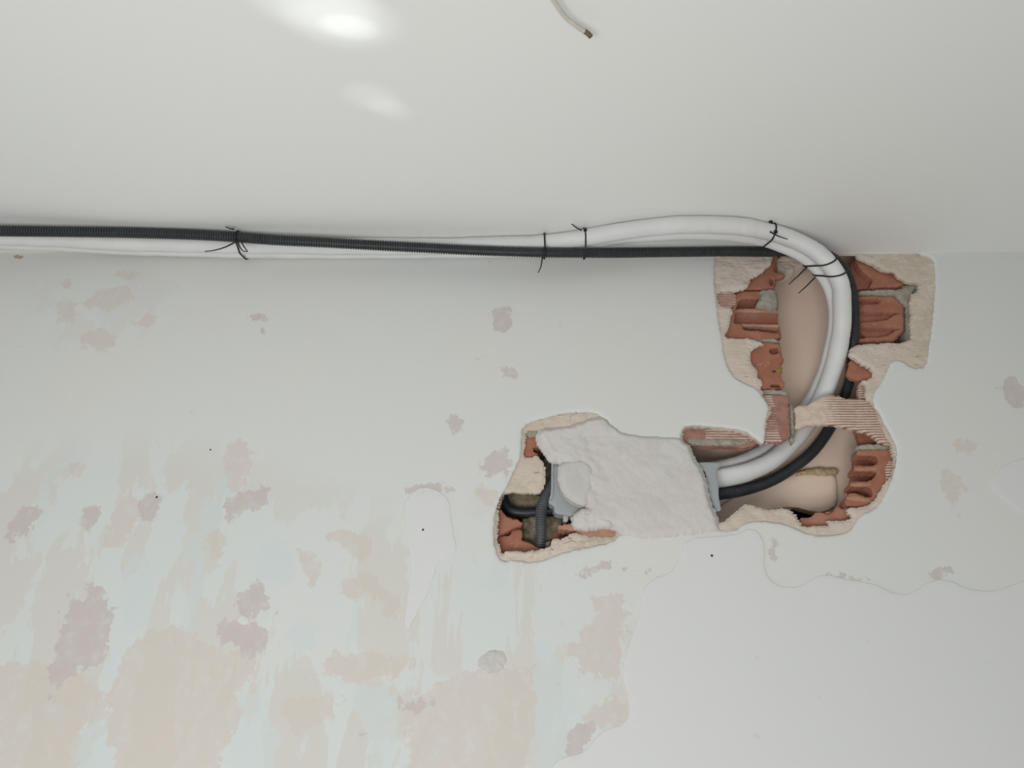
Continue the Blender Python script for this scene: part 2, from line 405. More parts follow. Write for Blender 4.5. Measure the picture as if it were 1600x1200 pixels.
PINK = [[(10,842),(22,818),(40,795),(62,785),(66,808),(50,822),(45,842),(25,848)],
 [(129,802),(135,790),(155,788),(155,800),(148,815),(132,817)],
 [(222,783),(235,770),(255,772),(258,785),(245,815),(230,815)],
 [(345,800),(352,780),(375,768),(400,764),(418,768),(420,785),(410,800),(385,805),(360,820),(345,815)],
 [(82,1045),(90,1010),(98,975),(105,930),(120,928),(135,935),(130,915),(150,905),(163,915),(160,935),(180,950),(178,965),(172,1000),(168,1030),(155,1045),(120,1045),(105,1060),(95,1075),(82,1060)],
 [(73,1099),(82,1083),(88,1090)],
 [(370,945),(375,930),(388,915),(405,912),(420,920),(435,945),(443,958),(430,965),(415,955),(395,960),(380,955)],
 [(340,990),(345,970),(365,962),(380,975),(395,978),(412,980),(410,1000),(400,1015),(380,1010),(355,1005),(342,1005)],
 [(625,1100),(640,1092),(675,1092),(670,1110),(655,1118),(635,1115)],
 [(630,766),(655,754),(705,759),(700,776),(665,764),(640,774)],
 [(752,725),(760,708),(785,700),(795,705),(800,740),(790,745),(765,752),(758,740)],
 [(775,490),(783,482),(800,485),(800,515),(780,518)],[(390,492),(417,491),(416,500),(394,501)],
 [(397,520),(410,512),(413,522)],
 [(788,573),(815,578),(813,592),(795,590)],[(700,655),(718,655),(720,678),(703,675)],[(318,580),(332,575),(330,588)],
 [(1288,902),(1300,894),(1345,895),(1362,913),(1340,912),(1300,905)],[(1457,902),(1465,882),(1487,892),(1485,905)],
 [(1556,600),(1575,588),(1597,600),(1598,638),(1578,630)],
 [(884,1167),(900,1140),(920,1130),(938,1132),(925,1150),(910,1165),(905,1179),(893,1179)],[(548,1140),(575,1140),(570,1156),(550,1152)],
 [(934,876),(955,874),(958,888),(1012,889),(1012,892),(930,892),(905,888),(932,884)],
 [(1196,838),(1212,840),(1217,862),(1209,880),(1200,858)],[(740,560),(752,556),(750,566)]]
BEIGE = [[(130,468),(160,452),(205,448),(208,462),(190,475),(175,492),(150,484),(135,480)],[(95,478),(112,470),(116,500),(97,501)],[(100,440),(110,436),(108,456)],
 [(172,428),(235,420),(230,432),(180,434)],
 [(118,530),(150,512),(182,520),(180,542),(160,549),(130,533)],[(205,500),(235,494),(236,510),(212,514)],[(190,546),(215,545),(212,552)],
 [(100,727),(118,719),(137,724),(133,741),(106,747)],[(360,696),(385,690),(387,718),(375,740),(380,768),(354,768),(356,720)],
 [(-60,1040),(0,1035),(40,1030),(90,1050),(160,1070),(170,1100),(150,1130),(120,1160),(105,1240),(-60,1240)],
 [(190,1030),(215,1000),(250,985),(290,975),(310,1000),(340,1010),(390,1020),(395,1040),(385,1065),(350,1080),(375,1110),(360,1130),(345,1240),(180,1240),(175,1130),(165,1090),(180,1050)],
 [(430,1090),(450,1080),(480,1090),(520,1085),(530,1100),(520,1130),(470,1140),(440,1135)],
 [(630,1110),(690,1060),(760,1045),(820,1030),(832,1060),(832,1240),(620,1240),(625,1130)],
 [(880,1020),(900,990),(940,955),(975,940),(985,970),(980,1010),(975,1040),(950,1070),(910,1060),(895,1040)],
 [(905,1130),(935,1090),(960,1085),(985,1110),(980,1135),(940,1145)],[(465,850),(480,855),(500,880),(497,925),(480,915),(465,885)],
 [(325,835),(350,820),(352,870),(325,872)],[(170,850),(180,800),(200,760),(222,780),(205,835),(178,862)],[(500,1030),(560,1025),(640,1030),(640,1045),(560,1055),(510,1050)],
 [(525,925),(530,905),(550,897),(580,900),(610,910),(630,935),(628,960),(610,968),(590,955),(575,930),(560,945),(530,940)],
 [(515,830),(560,832),(575,860),(560,880),(540,850),(520,845)],
 [(740,760),(785,760),(772,800),(748,788)],[(1468,742),(1490,738),(1502,765),(1492,812),(1474,816),(1478,780)],[(1488,690),(1527,688),(1526,710),(1500,708)],
 [(930,925),(985,920),(975,960),(940,965)],[(5,395),(20,388),(45,390),(50,396),(30,400)]]
COOL = [[(170,1120),(178,1240),(103,1240),(120,1150),(160,1100)],[(350,1150),(372,1110),(370,1080),(420,1090),(440,1140),(440,1170),(420,1240),(350,1240)],
 [(833,1050),(840,1000),(860,1020),(900,1050),(900,1110),(880,1170),(885,1240),(833,1240)],[(545,1080),(618,1070),(622,1240),(595,1240),(560,1130)],
 [(190,870),(240,870),(240,975),(190,1000),(185,940)],[(400,840),(460,850),(465,930),(420,910),(400,900)],[(160,1020),(195,1000),(185,1080),(160,1075)],
 [(440,980),(490,960),(500,1010),(460,1040)]]
SKIM = [[(632,790),(640,772),(660,760),(685,766),(702,780),(705,810),(712,850),(715,860),(700,870),(683,880),(678,905),(665,935),(650,960),(640,985),(630,990),(637,930),(643,880),(635,840),(632,810)],
 [(1070,842),(1125,838),(1158,834),(1166,826),(1185,830),(1195,850),(1193,895),(1213,915),(1245,919),(1270,905),(1290,897),(1320,905),(1345,909),(1375,915),(1392,927),(1420,930),(1450,908),(1480,905),(1510,920),(1545,925),(1575,918),(1600,905),(1720,890),(1720,1320),(840,1320),(858,1195),(890,1180),(910,1178),(935,1150),(942,1141),(975,1132),(985,1115),(980,1080),(970,1050),(985,1000),(1000,960),(1003,925),(1017,905),(1050,895),(1064,870)],
 [(1547,760),(1553,745),(1570,725),(1600,715),(1700,700),(1700,830),(1600,805),(1570,782)],
 [(368,965),(378,960),(390,967),(389,978),(374,976)]]
CHIP = [[(17,400),(28,398),(40,400),(30,406)]]

def signed(pts, polys):
    loops = [chaikin(np.stack(on_wall(*np.array(p, float).T, 0.0), 1), 1) for p in polys]
    out = np.full(len(pts), -.05)
    for L in loops:
        lo = L.min(0)-.05; hi = L.max(0)+.05
        k = np.where(((pts > lo) & (pts < hi)).all(1))[0]
        if not len(k): continue
        q = pts[k]; d = dist(q, [L]); s_ = np.where(inside(q, [L]), d, -d); out[k] = np.maximum(out[k], s_)
    return np.clip(out, -.05, .05)

# ------------------------------------------------------------------ the wall (structure)
def build_wall():
    hole = loop_of(WALLHOLE, 0, .0022, .0009, 200, 1, 3)
    hole[:, 1] = np.minimum(hole[:, 1], H-.0005)
    xs = 1.75
    A = [np.array(np.meshgrid(np.arange(-1.02, 1.021, .0055), np.arange(1.66, H, .0055))).reshape(2, -1).T]
    outer = np.array([(-xs, 0), (xs, 0), (xs, H), (-xs, H)]); outer = densify(outer, .08)
    A.append(np.array(np.meshgrid(np.arange(-xs+.1, xs-.05, .1), np.arange(.1, 1.62, .1))).reshape(2, -1).T)
    for s_ in (-1, 1): A.append(np.array(np.meshgrid(s_*np.arange(1.08, xs-.05, .1), np.arange(1.66, H-.05, .1))).reshape(2, -1).T)
    g = np.concatenate(A); g = g+(rng.rand(*g.shape)-.5)*.0008
    near = ((g > hole.min(0)-.02) & (g < hole.max(0)+.02)).all(1)
    keep = np.ones(len(g), bool); k = np.where(near)[0]
    keep[k] = (~inside(g[k], [hole])) & (dist(g[k], [hole]) > .0018); g = g[keep]
    g = g[g[:, 1] < H-.003]
    # finer ring of points along the broken edge, for its rounded lip
    ring = []
    for off in (.0016, .0035):
        T = np.roll(hole, -1, 0)-np.roll(hole, 1, 0); T /= np.linalg.norm(T, axis=1)[:, None]+1e-9
        for sgn in (1, -1):
            q = hole+np.stack([-T[:, 1], T[:, 0]], 1)*off*sgn; ring.append(q)
    ring = np.concatenate(ring); ring = ring[(~inside(ring, [hole])) & (ring[:, 1] < H-.003)]
    ring = ring[dist(ring, [hole]) > .0009]
    pts = np.concatenate([outer, hole, ring, g]); no, nh = len(outer), len(hole)
    edges = [(i, (i+1) % no) for i in range(no)]+[(no+i, no+(i+1) % nh) for i in range(nh)]
    out = delaunay_2d_cdt([Vector(p) for p in pts], edges, [], 0, 1e-7, False)
    v = np.array([(p.x, p.y) for p in out[0]]); tr = np.array(out[2])
    tr = tr[~inside(v[tr].mean(1), [hole])]
    used, inv = np.unique(tr, return_inverse=True); v = v[used]; tr = inv.reshape(-1, 3)
    near = np.where(((v > hole.min(0)-.03) & (v < hole.max(0)+.03)).all(1))[0]
    dh = np.full(len(v), 1.0); dh[near] = dist(v[near], [hole])
    y = .0022*np.clip(1-dh/.0045, 0, 1)**2 + .0007*fbm(v[:, 0]*9, v[:, 1]*9, 4, 4)
    sk = signed(v, SKIM); y = y-.0010*np.clip((sk+.002)/.004, 0, 1)
    n = len(v); front = np.stack([v[:, 0], y, v[:, 1]], 1)
    cnt = {}
    for t in tr:
        for a, b in ((t[0], t[1]), (t[1], t[2]), (t[2], t[0])):
            kx = (min(a, b), max(a, b)); cnt[kx] = cnt.get(kx, 0)+1
    rim = [kx for kx, c in cnt.items() if c == 1]
    back = np.stack([v[:, 0], np.full(n, .0055), v[:, 1]], 1)
    faces = [tuple(t) for t in tr]+[(a, b, b+n, a+n) for a, b in rim]
    worn = np.zeros(n)
    for (cx, cy, rx, ry, s_) in ((150, 880, 330, 190, .75), (300, 1150, 520, 130, .9), (640, 980, 220, 160, .7), (850, 1080, 170, 160, .7), (300, 800, 260, 60, .5),
                                 (160, 480, 110, 60, .35), (560, 900, 140, 90, .6), (860, 1000, 130, 120, .5), (800, 800, 60, 60, .3)):
        X, Z = on_wall(cx, cy); X1, _ = on_wall(cx+rx, cy); _, Z1 = on_wall(cx, cy+ry)
        q = np.hypot((v[:, 0]-X)/(X1-X), (v[:, 1]-Z)/(Z1-Z)); worn = np.maximum(worn, s_*np.clip(1.35-q, 0, .5)*2)
    t2 = lambda a: np.tile(a, 2)
    o = mk('wall_back', np.concatenate([front, back]), faces, M['wall'], None, False,
           {'sd_skim': t2(sk), 'sd_pink': t2(signed(v, PINK)), 'sd_beige': t2(signed(v, BEIGE)), 'sd_cool': t2(signed(v, COOL)),
            'sd_chip': t2(signed(v, CHIP)), 'worn': t2(np.clip(worn, 0, 1))})
    me = o.data; me.polygons.foreach_set('use_smooth', [True]*len(me.polygons)); me.set_sharp_from_angle(angle=math.radians(50))
    tag(o, kind='structure'); return o
wall = build_wall()
cream = relief('render_coat', CREAM_OUT, .0050, .0140, M['cream'], wall, holes=[CREAM_R, CREAM_L], jit=.0015, amp=.0022, sc_=45,
               bev=(.006, .0035), s=.0030, seed=21, tooth=.0036)
def blister(v, dd):
    bx, bz = on_wall(769, 1035); e = np.clip(dd/.010, 0, 1); e = e*e*(3-2*e)
    return -e*(.0022+.0030*np.abs(fbm(v[:, 0]*85+v[:, 1]*50, v[:, 1]*60, 8, 3)))
relief('plaster_blister', [(742,1044),(744,1028),(756,1016),(772,1011),(790,1015),(796,1030),(790,1048),(776,1056),(758,1055)], .0004, .003, simple('scratched_plaster', (.67, .66, .63, 1), (.61, .595, .57, 1), 60, .9, .8, .15, .002),
       wall, jit=.0010, amp=.0003, bev=(.002, .0006), s=.0022, seed=90, fn=blister)
relief('crumbled_render', [(784,864),(800,859),(828,862),(862,853),(898,842),(935,844),(962,844),(925,851),(890,858),(860,868),(832,877),(802,871),(785,875)], .0035, .008, M['cream'],
       wall, jit=.0020, amp=.0034, sc_=75, bev=(.004, .003), s=.0026, seed=91)
# ceiling, floor
def box(name, a, b, mat, parent=None):
    (x0, y0, z0), (x1, y1, z1) = a, b
    V = [(x, y, z) for x in (x0, x1) for y in (y0, y1) for z in (z0, z1)]
    Fc = [(0, 1, 3, 2), (4, 6, 7, 5), (0, 4, 5, 1), (2, 3, 7, 6), (0, 2, 6, 4), (1, 5, 7, 3)]
    return mk(name, V, Fc, mat, parent)
tag(box('ceiling', (-1.75, -3.6, H), (1.75, .0045, H+.02), M['ceiling']), kind='structure')
tag(box('floor', (-1.75, -3.6, -.1), (1.75, .22, 0), M['floor']), kind='structure')
# rear leaf of the wall, seen through the break, with its void behind
inner = tag(relief('wall_rear', [(700,240),(1560,240),(1560,900),(1262,900),(1262,812),(1276,801),(1236,790),(1236,900),(700,900)], .102, .118, M['inner'], None, jit=.0004, amp=.0008, sc_=20, s=.012, smooth=0, seed=5), kind='structure')
a = P(700, 240, .102); b = P(1560, 905, .102)
tag(box('dark_void_back', (a.x-.02, .30, b.z-.02), (b.x+.02, .31, a.z+.03), M['dark_void']), kind='structure')  # closes the void; coloured dark so the gap reads black
tag(box('light_block_left', (a.x-.02, .006, b.z-.02), (a.x-.001, .30, a.z+.03), M['inner']), kind='structure')  # added sheet, keeps stray light out of the cavity from the left
tag(box('light_block_right', (b.x+.001, .006, b.z-.02), (b.x+.02, .30, a.z+.03), M['inner']), kind='structure')  # same added light blocker on the right
tag(box('light_block_1', (a.x-.02, .0046, a.z+.001), (b.x+.02, .30, a.z+.03), M['inner']), kind='structure')  # added cover over the cavity, stops light leaking in from above
tag(box('light_block_2', (a.x-.02, .006, b.z-.02), (b.x+.02, .30, b.z-.001), M['dark_void']), kind='structure')  # added bottom of the cavity, blocks light and is coloured dark
tag(box('light_block_3', (a.x-.02, .0046, H+.0005), (b.x+.02, .012, a.z+.001), M['inner']), kind='structure')  # added strip sealing the cavity front above the ceiling against light

# panel and rubble ledge in the lower cavity
panel = relief('rear_panel', [(1080,838),(1110,800),(1160,768),(1210,747),(1250,739),(1298,737),(1305,742),(1308,752),(1309,786),(1296,796),(1274,800),(1240,789),(1200,797),(1130,840)], .092, .1015, M['inner'], inner, jit=.0005, amp=.0006, bev=(.004, .003), s=.005, seed=9)
relief('ochre_ledge', [(1240,736),(1262,731),(1300,729),(1312,732),(1310,741),(1298,743),(1262,742),(1238,743)], .089, .1015, M['ochre'], inner, jit=.0012, amp=.002, bev=(.004, .004), s=.003, seed=10)
relief('rubble_fill', [(1208,396),(1275,396),(1262,412),(1246,420),(1236,427),(1222,423),(1214,424)], .050, .085, M['cream'], inner, jit=.0015, amp=.002, bev=(.005, .006), s=.003, seed=12)

# ------------------------------------------------------------------ exposed bricks, one thing each
def brick(label, shells, rear=None, parts=(), d0=.016, d1=.055, mat=None, name='hollow_brick', cat='brick'):
    pts = [p for s_ in shells for p in s_[0]]
    cx = sum(p[0] for p in pts)/len(pts); cy = max(p[1] for p in pts)
    root = empty(name, P(cx, cy, .04)); tag(root, label, cat, 'broken hollow clay bricks')
    for i, (poly, holes, kw) in enumerate(shells):
        k = dict(jit=.0009, amp=.0007, sc_=70, bev=(.003, .0018), s=.0026, seed=30+i+int(cx) % 13, parent=root, holes=holes)
        m_ = kw.pop('mat', mat or M['brick']); a_, b_ = kw.pop('d', (d0, d1)); nm = kw.pop('name', 'clay_shell'); k.update(kw)
        relief(nm, poly, a_, b_, m_, **k)
    if rear: relief('rear_shell', rear, d1-.004, d1+.008, M['brick'], root, jit=.0006, amp=.0006, s=.004, seed=44)
    for (x0, y0, x1, y1, t, da, db) in parts:            # internal clay web seen through the break
        relief('web', [(x0, y0), (x1, y1), (x1, y1+t), (x0, y0+t)], da, db, M['brick_pale'], root, jit=.0007, amp=.0004, s=.0026, smooth=0, seed=55)
    return root
flat = lambda val: {'cover': (lambda v, d: np.full(len(v), val))}

brick('broken red brick end just below the black conduit, left of the white pipes',
      [([(1150,388),(1218,388),(1213,408),(1209,418),(1210,425),(1222,425),(1228,429),(1224,433),(1211,434),(1209,447),(1213,452),(1150,452)],
        [[(1203,434),(1208,435),(1208,446),(1203,443)]], dict(d=(.022, .034)))],
      [(1170,395),(1216,395),(1211,424),(1214,450),(1170,452)], d1=.036)
b2 = brick('hollow brick broken open on long dark cells, beside the grey mortar lump',
      [([(1108,453.5),(1151,453.5),(1151,480),(1112,482)], (), dict(mat=M['stripe_red'], d=(.0135, .021), extra=flat(.0), name='grooved_face', amp=.0003)),
       ([(1148,454),(1196,454),(1188,463),(1184,467),(1166,465),(1157,467),(1152,474),(1149,490),(1146,506),(1160,505),(1161,515),(1180,516),(1200,518),(1219,520),(1219,527),(1205,530),(1120,536),(1130,505),(1146,478)], (), dict(d=(.018, .046)))],
      [(1140,454),(1214,454),(1216,480),(1216,505),(1221,520),(1221,530),(1140,532)],
      [(1149,482,1216,483,5.5,.026,.048), (1147,505,1217,507,4,.024,.048)], d1=.048)
brick('orange-red brick stub with ragged left edge, lowest in the left side of upper opening',
      [([(1155,533),(1218,534),(1221,545),(1219,553),(1225,559),(1226,563),(1220,568),(1223,578),(1220,590),(1226,597),(1226,600),(1222,606),(1155,607)],
        [[(1201,549),(1204,544),(1214,543),(1217,545),(1216,552),(1206,553)], [(1204,603),(1207,600),(1216,600),(1221,602),(1219,605),(1206,605)], [(1207,579),(1212,577),(1214,580),(1209,581)]], dict(d=(.016, .030)))],
      [(1165,536),(1220,536),(1222,560),(1220,590),(1224,606),(1165,606)], d1=.033)
def cov_left(v, d):
    X0, _ = on_wall(1218, 650); _, z1 = on_wall(1218, 630); _, z2 = on_wall(1218, 668)
    m = np.where(v[:, 0] < X0, .10, -.42); m = np.where((v[:, 1] < z1) & (v[:, 1] > z2), m-.22, m)
    return m+.10*fbm(v[:, 0]*60, v[:, 1]*60, 3, 3)
brick('short grooved red brick at the left end of the bridge, beside the mortar joint',
      [([(1180,616.5),(1231,616.5),(1233,620),(1234,655),(1235,690),(1185,692),(1180,660)], (), dict(mat=M['stripe_red'], d=(.013, .021), extra={'cover': cov_left}, name='grooved_face', amp=.0004))])
def cov_right(v, d):
    X0, _ = on_wall(1246, 650); X1, _ = on_wall(1325, 650)
    t = np.clip((v[:, 0]-X0)/(X1-X0), 0, 1)
    return .62*(1-t)**1.2-.04+.08*fbm(v[:, 0]*40, v[:, 1]*90, 5, 3)
brick('long grooved brick bridging the opening across the white pipes, striped cream and red',
      [([(1242,634),(1262,633),(1272,626),(1285,618),(1300,616),(1316,619),(1326,623),(1410,623),(1412,696),(1392,695),(1376,691),(1371,686),(1360,678),(1345,672),(1322,668),(1310,664),(1280,662),(1262,664),(1243,671),(1244,650)],
        (), dict(mat=M['stripe_cream'], d=(.012, .021), extra={'cover': cov_right}, name='grooved_face', amp=.0005, bev=(.003, .0025)))],
      [(1335,668),(1380,668),(1384,694),(1345,696),(1340,680)], d1=.04)
brick('brick with three rounded open cells at the lower right of the break',
      [([(1343,702),(1415,701),(1415,795),(1368,793),(1330,792),(1322,788),(1320,780),(1328,770),(1340,771),(1355,777),(1364,777),(1364,770),(1361,760),(1330,761),(1328,757),(1330,752),(1362,752),(1368,744),(1371,736),(1336,737),(1334,731),(1338,727),(1372,728),(1372,716),(1368,711),(1340,712),(1339,706)],
        (), dict(d=(.017, .046), bev=(.003, .0015))),
       ([(1337,729),(1371,729),(1370,734.5),(1336,735)], (), dict(mat=M['brick_pale'], d=(.0150, .0175), name='web_edge', jit=.0007, s=.002)),
       ([(1331,754),(1362,753),(1361,759),(1331,760)], (), dict(mat=M['brick_pale'], d=(.0150, .0175), name='web_edge', jit=.0007, s=.002)),
       ([(1323,775),(1340,774),(1356,779),(1362,780),(1361,784),(1325,782)], (), dict(mat=M['brick_pale'], d=(.0150, .0175), name='web_edge', jit=.0007, s=.002))],
      [(1334,704),(1378,704),(1378,785),(1326,786),(1330,750),(1335,730)], d1=.047)
relief('grooved_edge', [(1384,722),(1400,718),(1404,745),(1390,756),(1384,752)], .0142, .020, M['stripe_red'],
       bpy.data.objects['hollow_brick.005'], jit=.0005, amp=.0003, extra=flat(.05))
brick('topmost red brick on the right side of the opening, against the ceiling',
      [([(1343,388),(1448,388),(1448,438),(1414,438),(1412,447),(1362,448.5),(1358,448),(1362,445),(1364,438),(1362,433),(1356,431),(1354,428),(1345,420),(1340,412),(1337,402)], (), dict(d=(.018, .036)))],
      [(1330,400),(1372,400),(1372,452),(1330,452)], d1=.040)
brick('brick split open in long smooth ridges, right side of the opening under the topmost brick',
      [([(1341,460),(1415,461),(1415,533),(1341,535),(1342,526),(1382,524),(1391,520),(1398,514),(1408,512),(1342,511),(1342,501),(1376,499),(1386,497),(1395,491),(1408,487),(1342,488),(1342,474),(1371,473),(1375,469),(1371,466),(1341,466)],
        (), dict(d=(.021, .034), bev=(.0045, .005)))],
      [(1341,460),(1412,460),(1412,532),(1341,533)], d1=.037)
brick('small red brick fragment with toothed right edge, right of the pipes above the bridge',
      [([(1323,583),(1327,572),(1328,561),(1340,553),(1385,565),(1385,597),(1340,594),(1330,591)], (), dict(d=(.017, .026)))])
brick('narrow scarred brick stub right of the conduit, resting on the brick bridge',
      [([(1343,595),(1362,596),(1362,622.5),(1342,622.5),(1341,610)], (), dict(mat=M['stripe_red'], d=(.018, .028), extra=flat(.10), name='grooved_face'))])
def cov_strip(v, d):
    _, z = on_wall(1100, 683); X, _ = on_wall(1105, 680)
    m = np.where(v[:, 0] < X, -.35, .06)
    return np.where(v[:, 1] < z, -.5, m)+.14*fbm(v[:, 0]*40, v[:, 1]*120, 9, 3)
brick('long thin strip of grooved red brick at the top left of the lower opening',
      [([(1040,655),(1205,655),(1198,684),(1190,688),(1184,692),(1172,698),(1160,700),(1152,697),(1095,696),(1040,695)], (), dict(mat=M['stripe_red'], d=(.013, .027), extra={'cover': cov_strip}, name='grooved_face')),
       ([(1072,684),(1100,685),(1150,686),(1176,690),(1160,694),(1130,695),(1100,694),(1078,693)], (), dict(mat=M['mortar'], d=(.0105, .0135), name='mortar_smear', amp=.001, jit=.0016))])
brick('pink-red jagged brick piece beside the black gap at the bottom of the lower opening',
      [([(1249,808),(1262,809),(1272,805),(1275,799),(1285,801),(1292,803),(1300,802),(1305,794),(1310,791),(1321,796),(1340,800),(1340,822),(1300,828),(1250,828)],
        [[(1289,801),(1295,799),(1300,801),(1293,803)]], dict(d=(.020, .055), mat=make_brick('pink_clay', (.44, .215, .155, 1), (.38, .165, .115, 1))))])
brick('small red brick patch at the top left corner of the left opening, above cream lump',
      [([(810,683),(843,683),(846,694),(841,699),(836,697),(833,701),(834,706),(841,708),(838,716),(808,718)], (), dict(d=(.014, .045)))])
brick('cracked orange brick on the left edge of the left opening, under the black hose',
      [([(764,768),(789,767),(783,782),(780,797),(764,800)], (), dict(mat=M['stripe_cream'], d=(.0125, .030), extra=flat(-.12), name='grooved_face')),
       ([(764,798),(783,795),(786,800),(796,810),(812,813),(817,818),(812,822),(797,827),(785,834),(776,838),(764,840)], (), dict(d=(.020, .06))),
       ([(764,841),(780,837),(797,836),(800,829),(814,825),(817,838),(812,842),(826,848),(846,858),(846,870),(764,875)], (), dict(d=(.026, .06)))],
      [(768,800),(820,812),(822,850),(768,860)], d1=.062)
brick('thin pink brick ledge along the bottom of the white plaster patch',
      [([(872,819),(905,818),(920,823),(955,822),(966,826),(974,833),(972,848),(930,846),(905,832),(897,828),(872,827)], (), dict(d=(.009, .055), mat=M['brick_pale'])),
       ([(868,826),(900,826),(900,850),(860,850)], (), dict(d=(.045, .06)))])
brick('dark sunken brick behind the vertical conduit at the bottom of the left opening',
      [([(806,842),(870,838),(872,870),(806,872)], (), dict(d=(.052, .075)))], name='sunken_brick')

# ------------------------------------------------------------------ mortar
def lump(name, poly, d0, d1, mat, label, cat, group=None, **kw):
    k = dict(jit=.0014, amp=.0022, sc_=70, bev=(.006, .006), s=.0026, seed=61); k.update(kw)
    o = relief(name, poly, d0, d1, mat, **k); return tag(o, label, cat, group)
lump('mortar_lump', [(1187,452),(1205,449),(1214,452),(1217,465),(1217,480),(1204,480),(1196,476),(1186,475),(1184,469),(1189,462)], .012, .055, M['mortar_grey'],
     'grey rounded mortar lump bulging between the upper left bricks', 'mortar')
lump('mortar_joint', [(1180,606),(1220,606),(1230,610),(1236,617),(1237,630),(1243,634),(1244,650),(1243,690),(1237,692),(1234,655),(1234,618),(1180,617.5)], .0165, .03, M['mortar'],
     'hooked grey-green mortar joint around the left end of the brick bridge', 'mortar', seed=64, amp=.001)
lump('mortar_joint', [(1344,451),(1380,450),(1410,449),(1416,441),(1448,438),(1448,457),(1424,459),(1426,533),(1418,533),(1417,459),(1345,458)], .0175, .05, M['mortar'],
     'grey-green mortar joint wrapping the ridged brick on the right', 'mortar', seed=65, amp=.0008)
lump('mortar_joint', [(1341,693),(1372,690),(1378,693),(1410,696),(1410,702),(1341,703)], .016, .05, M['mortar'], 'crumbly mortar bed above the brick with three cells', 'mortar', seed=66)
lump('mortar_joint', [(1318,793),(1335,787),(1372,786),(1372,800),(1322,800)], .020, .05, M['mortar'], 'crumbly mortar bed under the brick with three cells', 'mortar', seed=67)
lump('mortar_joint', [(812,670),(848,670),(846,683),(814,684)], .012, .04, M['mortar'], 'grey-green mortar bed at top left corner of the left opening', 'mortar', seed=68)
lump('mortar_joint', [(1160,527),(1212,526),(1221,530),(1221,534),(1160,535)], .017, .045, M['mortar_grey'], 'thin mortar bed beneath the brick broken open on dark cells', 'mortar', seed=69)
lump('cement_fill', [(786,766),(852,766),(850,806),(800,808),(788,797),(784,782)], .058, .075, M['mortar_dark'],
     'dark brown cement filling behind the black hose in the left opening', 'mortar', seed=71, amp=.003)
lump('cement_fill', [(814,803),(884,803),(880,830),(872,842),(862,846),(840,856),(826,848),(813,842),(817,824)], .050, .075, M['mortar_dark'],
     'olive cement filling below the black hose, behind the vertical conduit', 'mortar', seed=72, amp=.002)
lump('cement_fill', [(846,705),(866,712),(866,770),(850,775),(846,760)], .060, .075, M['mortar_dark'], 'narrow dark cement strip left of the upright grey plastic edge', 'mortar', seed=73)
lump('rubble_chip', [(851,848),(857,843),(862,850),(859,856),(852,855)], .034, .050, M['mortar_grey'], 'small pale rubble chip right of the conduit foot', 'rubble', amp=.001, bev=(.003, .004), s=.002)
lump('foam_scrap', [(1215,575),(1221,573),(1223,580),(1218,583),(1214,580)], .0125, .03, M['yellow'], 'tiny yellow-green scrap wedged in the brick beside the upper opening', 'scrap', amp=.001, bev=(.002, .003), s=.002)

# ------------------------------------------------------------------ plaster patch and plastic box
PATCH = [(838,676),(846,669),(868,668),(884,664),(905,661),(925,652),(942,650),(956,660),(968,673),(1000,680),(1060,681),(1072,689),(1080,697),(1086,716),
 (1096,728),(1104,745),(1109,770),(1113,790),(1121,802),(1124,816),(1129,825),(1122,838),(1070,843),(1015,850),(982,846),(970,838),(960,826),(940,822),(925,826),(905,827),
 (893,820),(892,808),(903,799),(918,797),(912,789),(895,785),(880,772),(872,755),(871,735),(876,722),(862,723),(852,712),(845,700),(838,690)]
def patch_fn(v, dd):
    X0, _ = on_wall(985, 750); X1, _ = on_wall(935, 750)
    ed = np.clip(dd/.012, 0, 1); ed = ed*ed*(3-2*ed)
    return -.010*ed + .0022*fbm(v[:, 0]*30, v[:, 1]*38, 77, 4)+.0022*fbm(v[:, 0]*110, v[:, 1]*110, 78, 3)*np.clip((X0-v[:, 0])/.06, .15, 1)
patch = tag(relief('plaster_patch', PATCH, .0035, .0125, M['plaster'], None, jit=.0016, amp=.0008, sc_=120, bev=(.004, .002), s=.0028, seed=75, fn=patch_fn),
            'rough white gypsum patch between the two openings, set over the plastic box', 'plaster')
relief('smooth_dab', [(873,722),(895,716),(915,717),(928,728),(930,748),(924,775),(916,788),(903,786),(888,778),(876,764),(871,742)], -.0085, .0122, M['plaster_grey'], patch,
       jit=.0006, amp=.0008, bev=(.010, .006), s=.003, seed=76)
relief('loose_crumbs', [(900,798),(915,792),(930,796),(945,806),(960,812),(958,822),(930,824),(908,826),(894,820),(893,808)], -.006, .012, M['plaster'], patch,
       jit=.0014, amp=.0035, sc_=90, bev=(.008, .006), s=.0026, seed=79)
pbox = empty('plastic_box', P(990, 800, .03)); tag(pbox, 'grey plastic pre-installation box behind the white plaster, edges showing at both ends', 'box')
relief('box_body', [(880,728),(1085,728),(1085,795),(900,800)], .0345, .060, M['grey_plastic'], pbox, jit=0, amp=0, s=.02, smooth=0)
relief('left_flange', [(861.5,724),(877,724),(874,738),(874,756),(882,772),(896,784),(914,789),(922,797),(906,800),(898,806),(890,806),(886,804),(872,803),(866,800),(866,790),(857,786),(858,779),(861,770)],
       .0145, .034, M['grey_plastic'], pbox, jit=0, amp=.0001, bev=(.0015, .0012), smooth=1)
relief('flange_lip', [(861.5,724),(865,724),(865,770),(862,779),(858,781),(861,770)], .0115, .0145, M['grey_plastic'], pbox, jit=0, amp=0, bev=(.001, .0008), s=.002, smooth=0)
relief('spout_socket', [(880,803),(888,803),(888,812),(886,815),(881,815),(880,812)], .018, .030, M['light_plastic'], pbox, jit=.0002, amp=.0002)
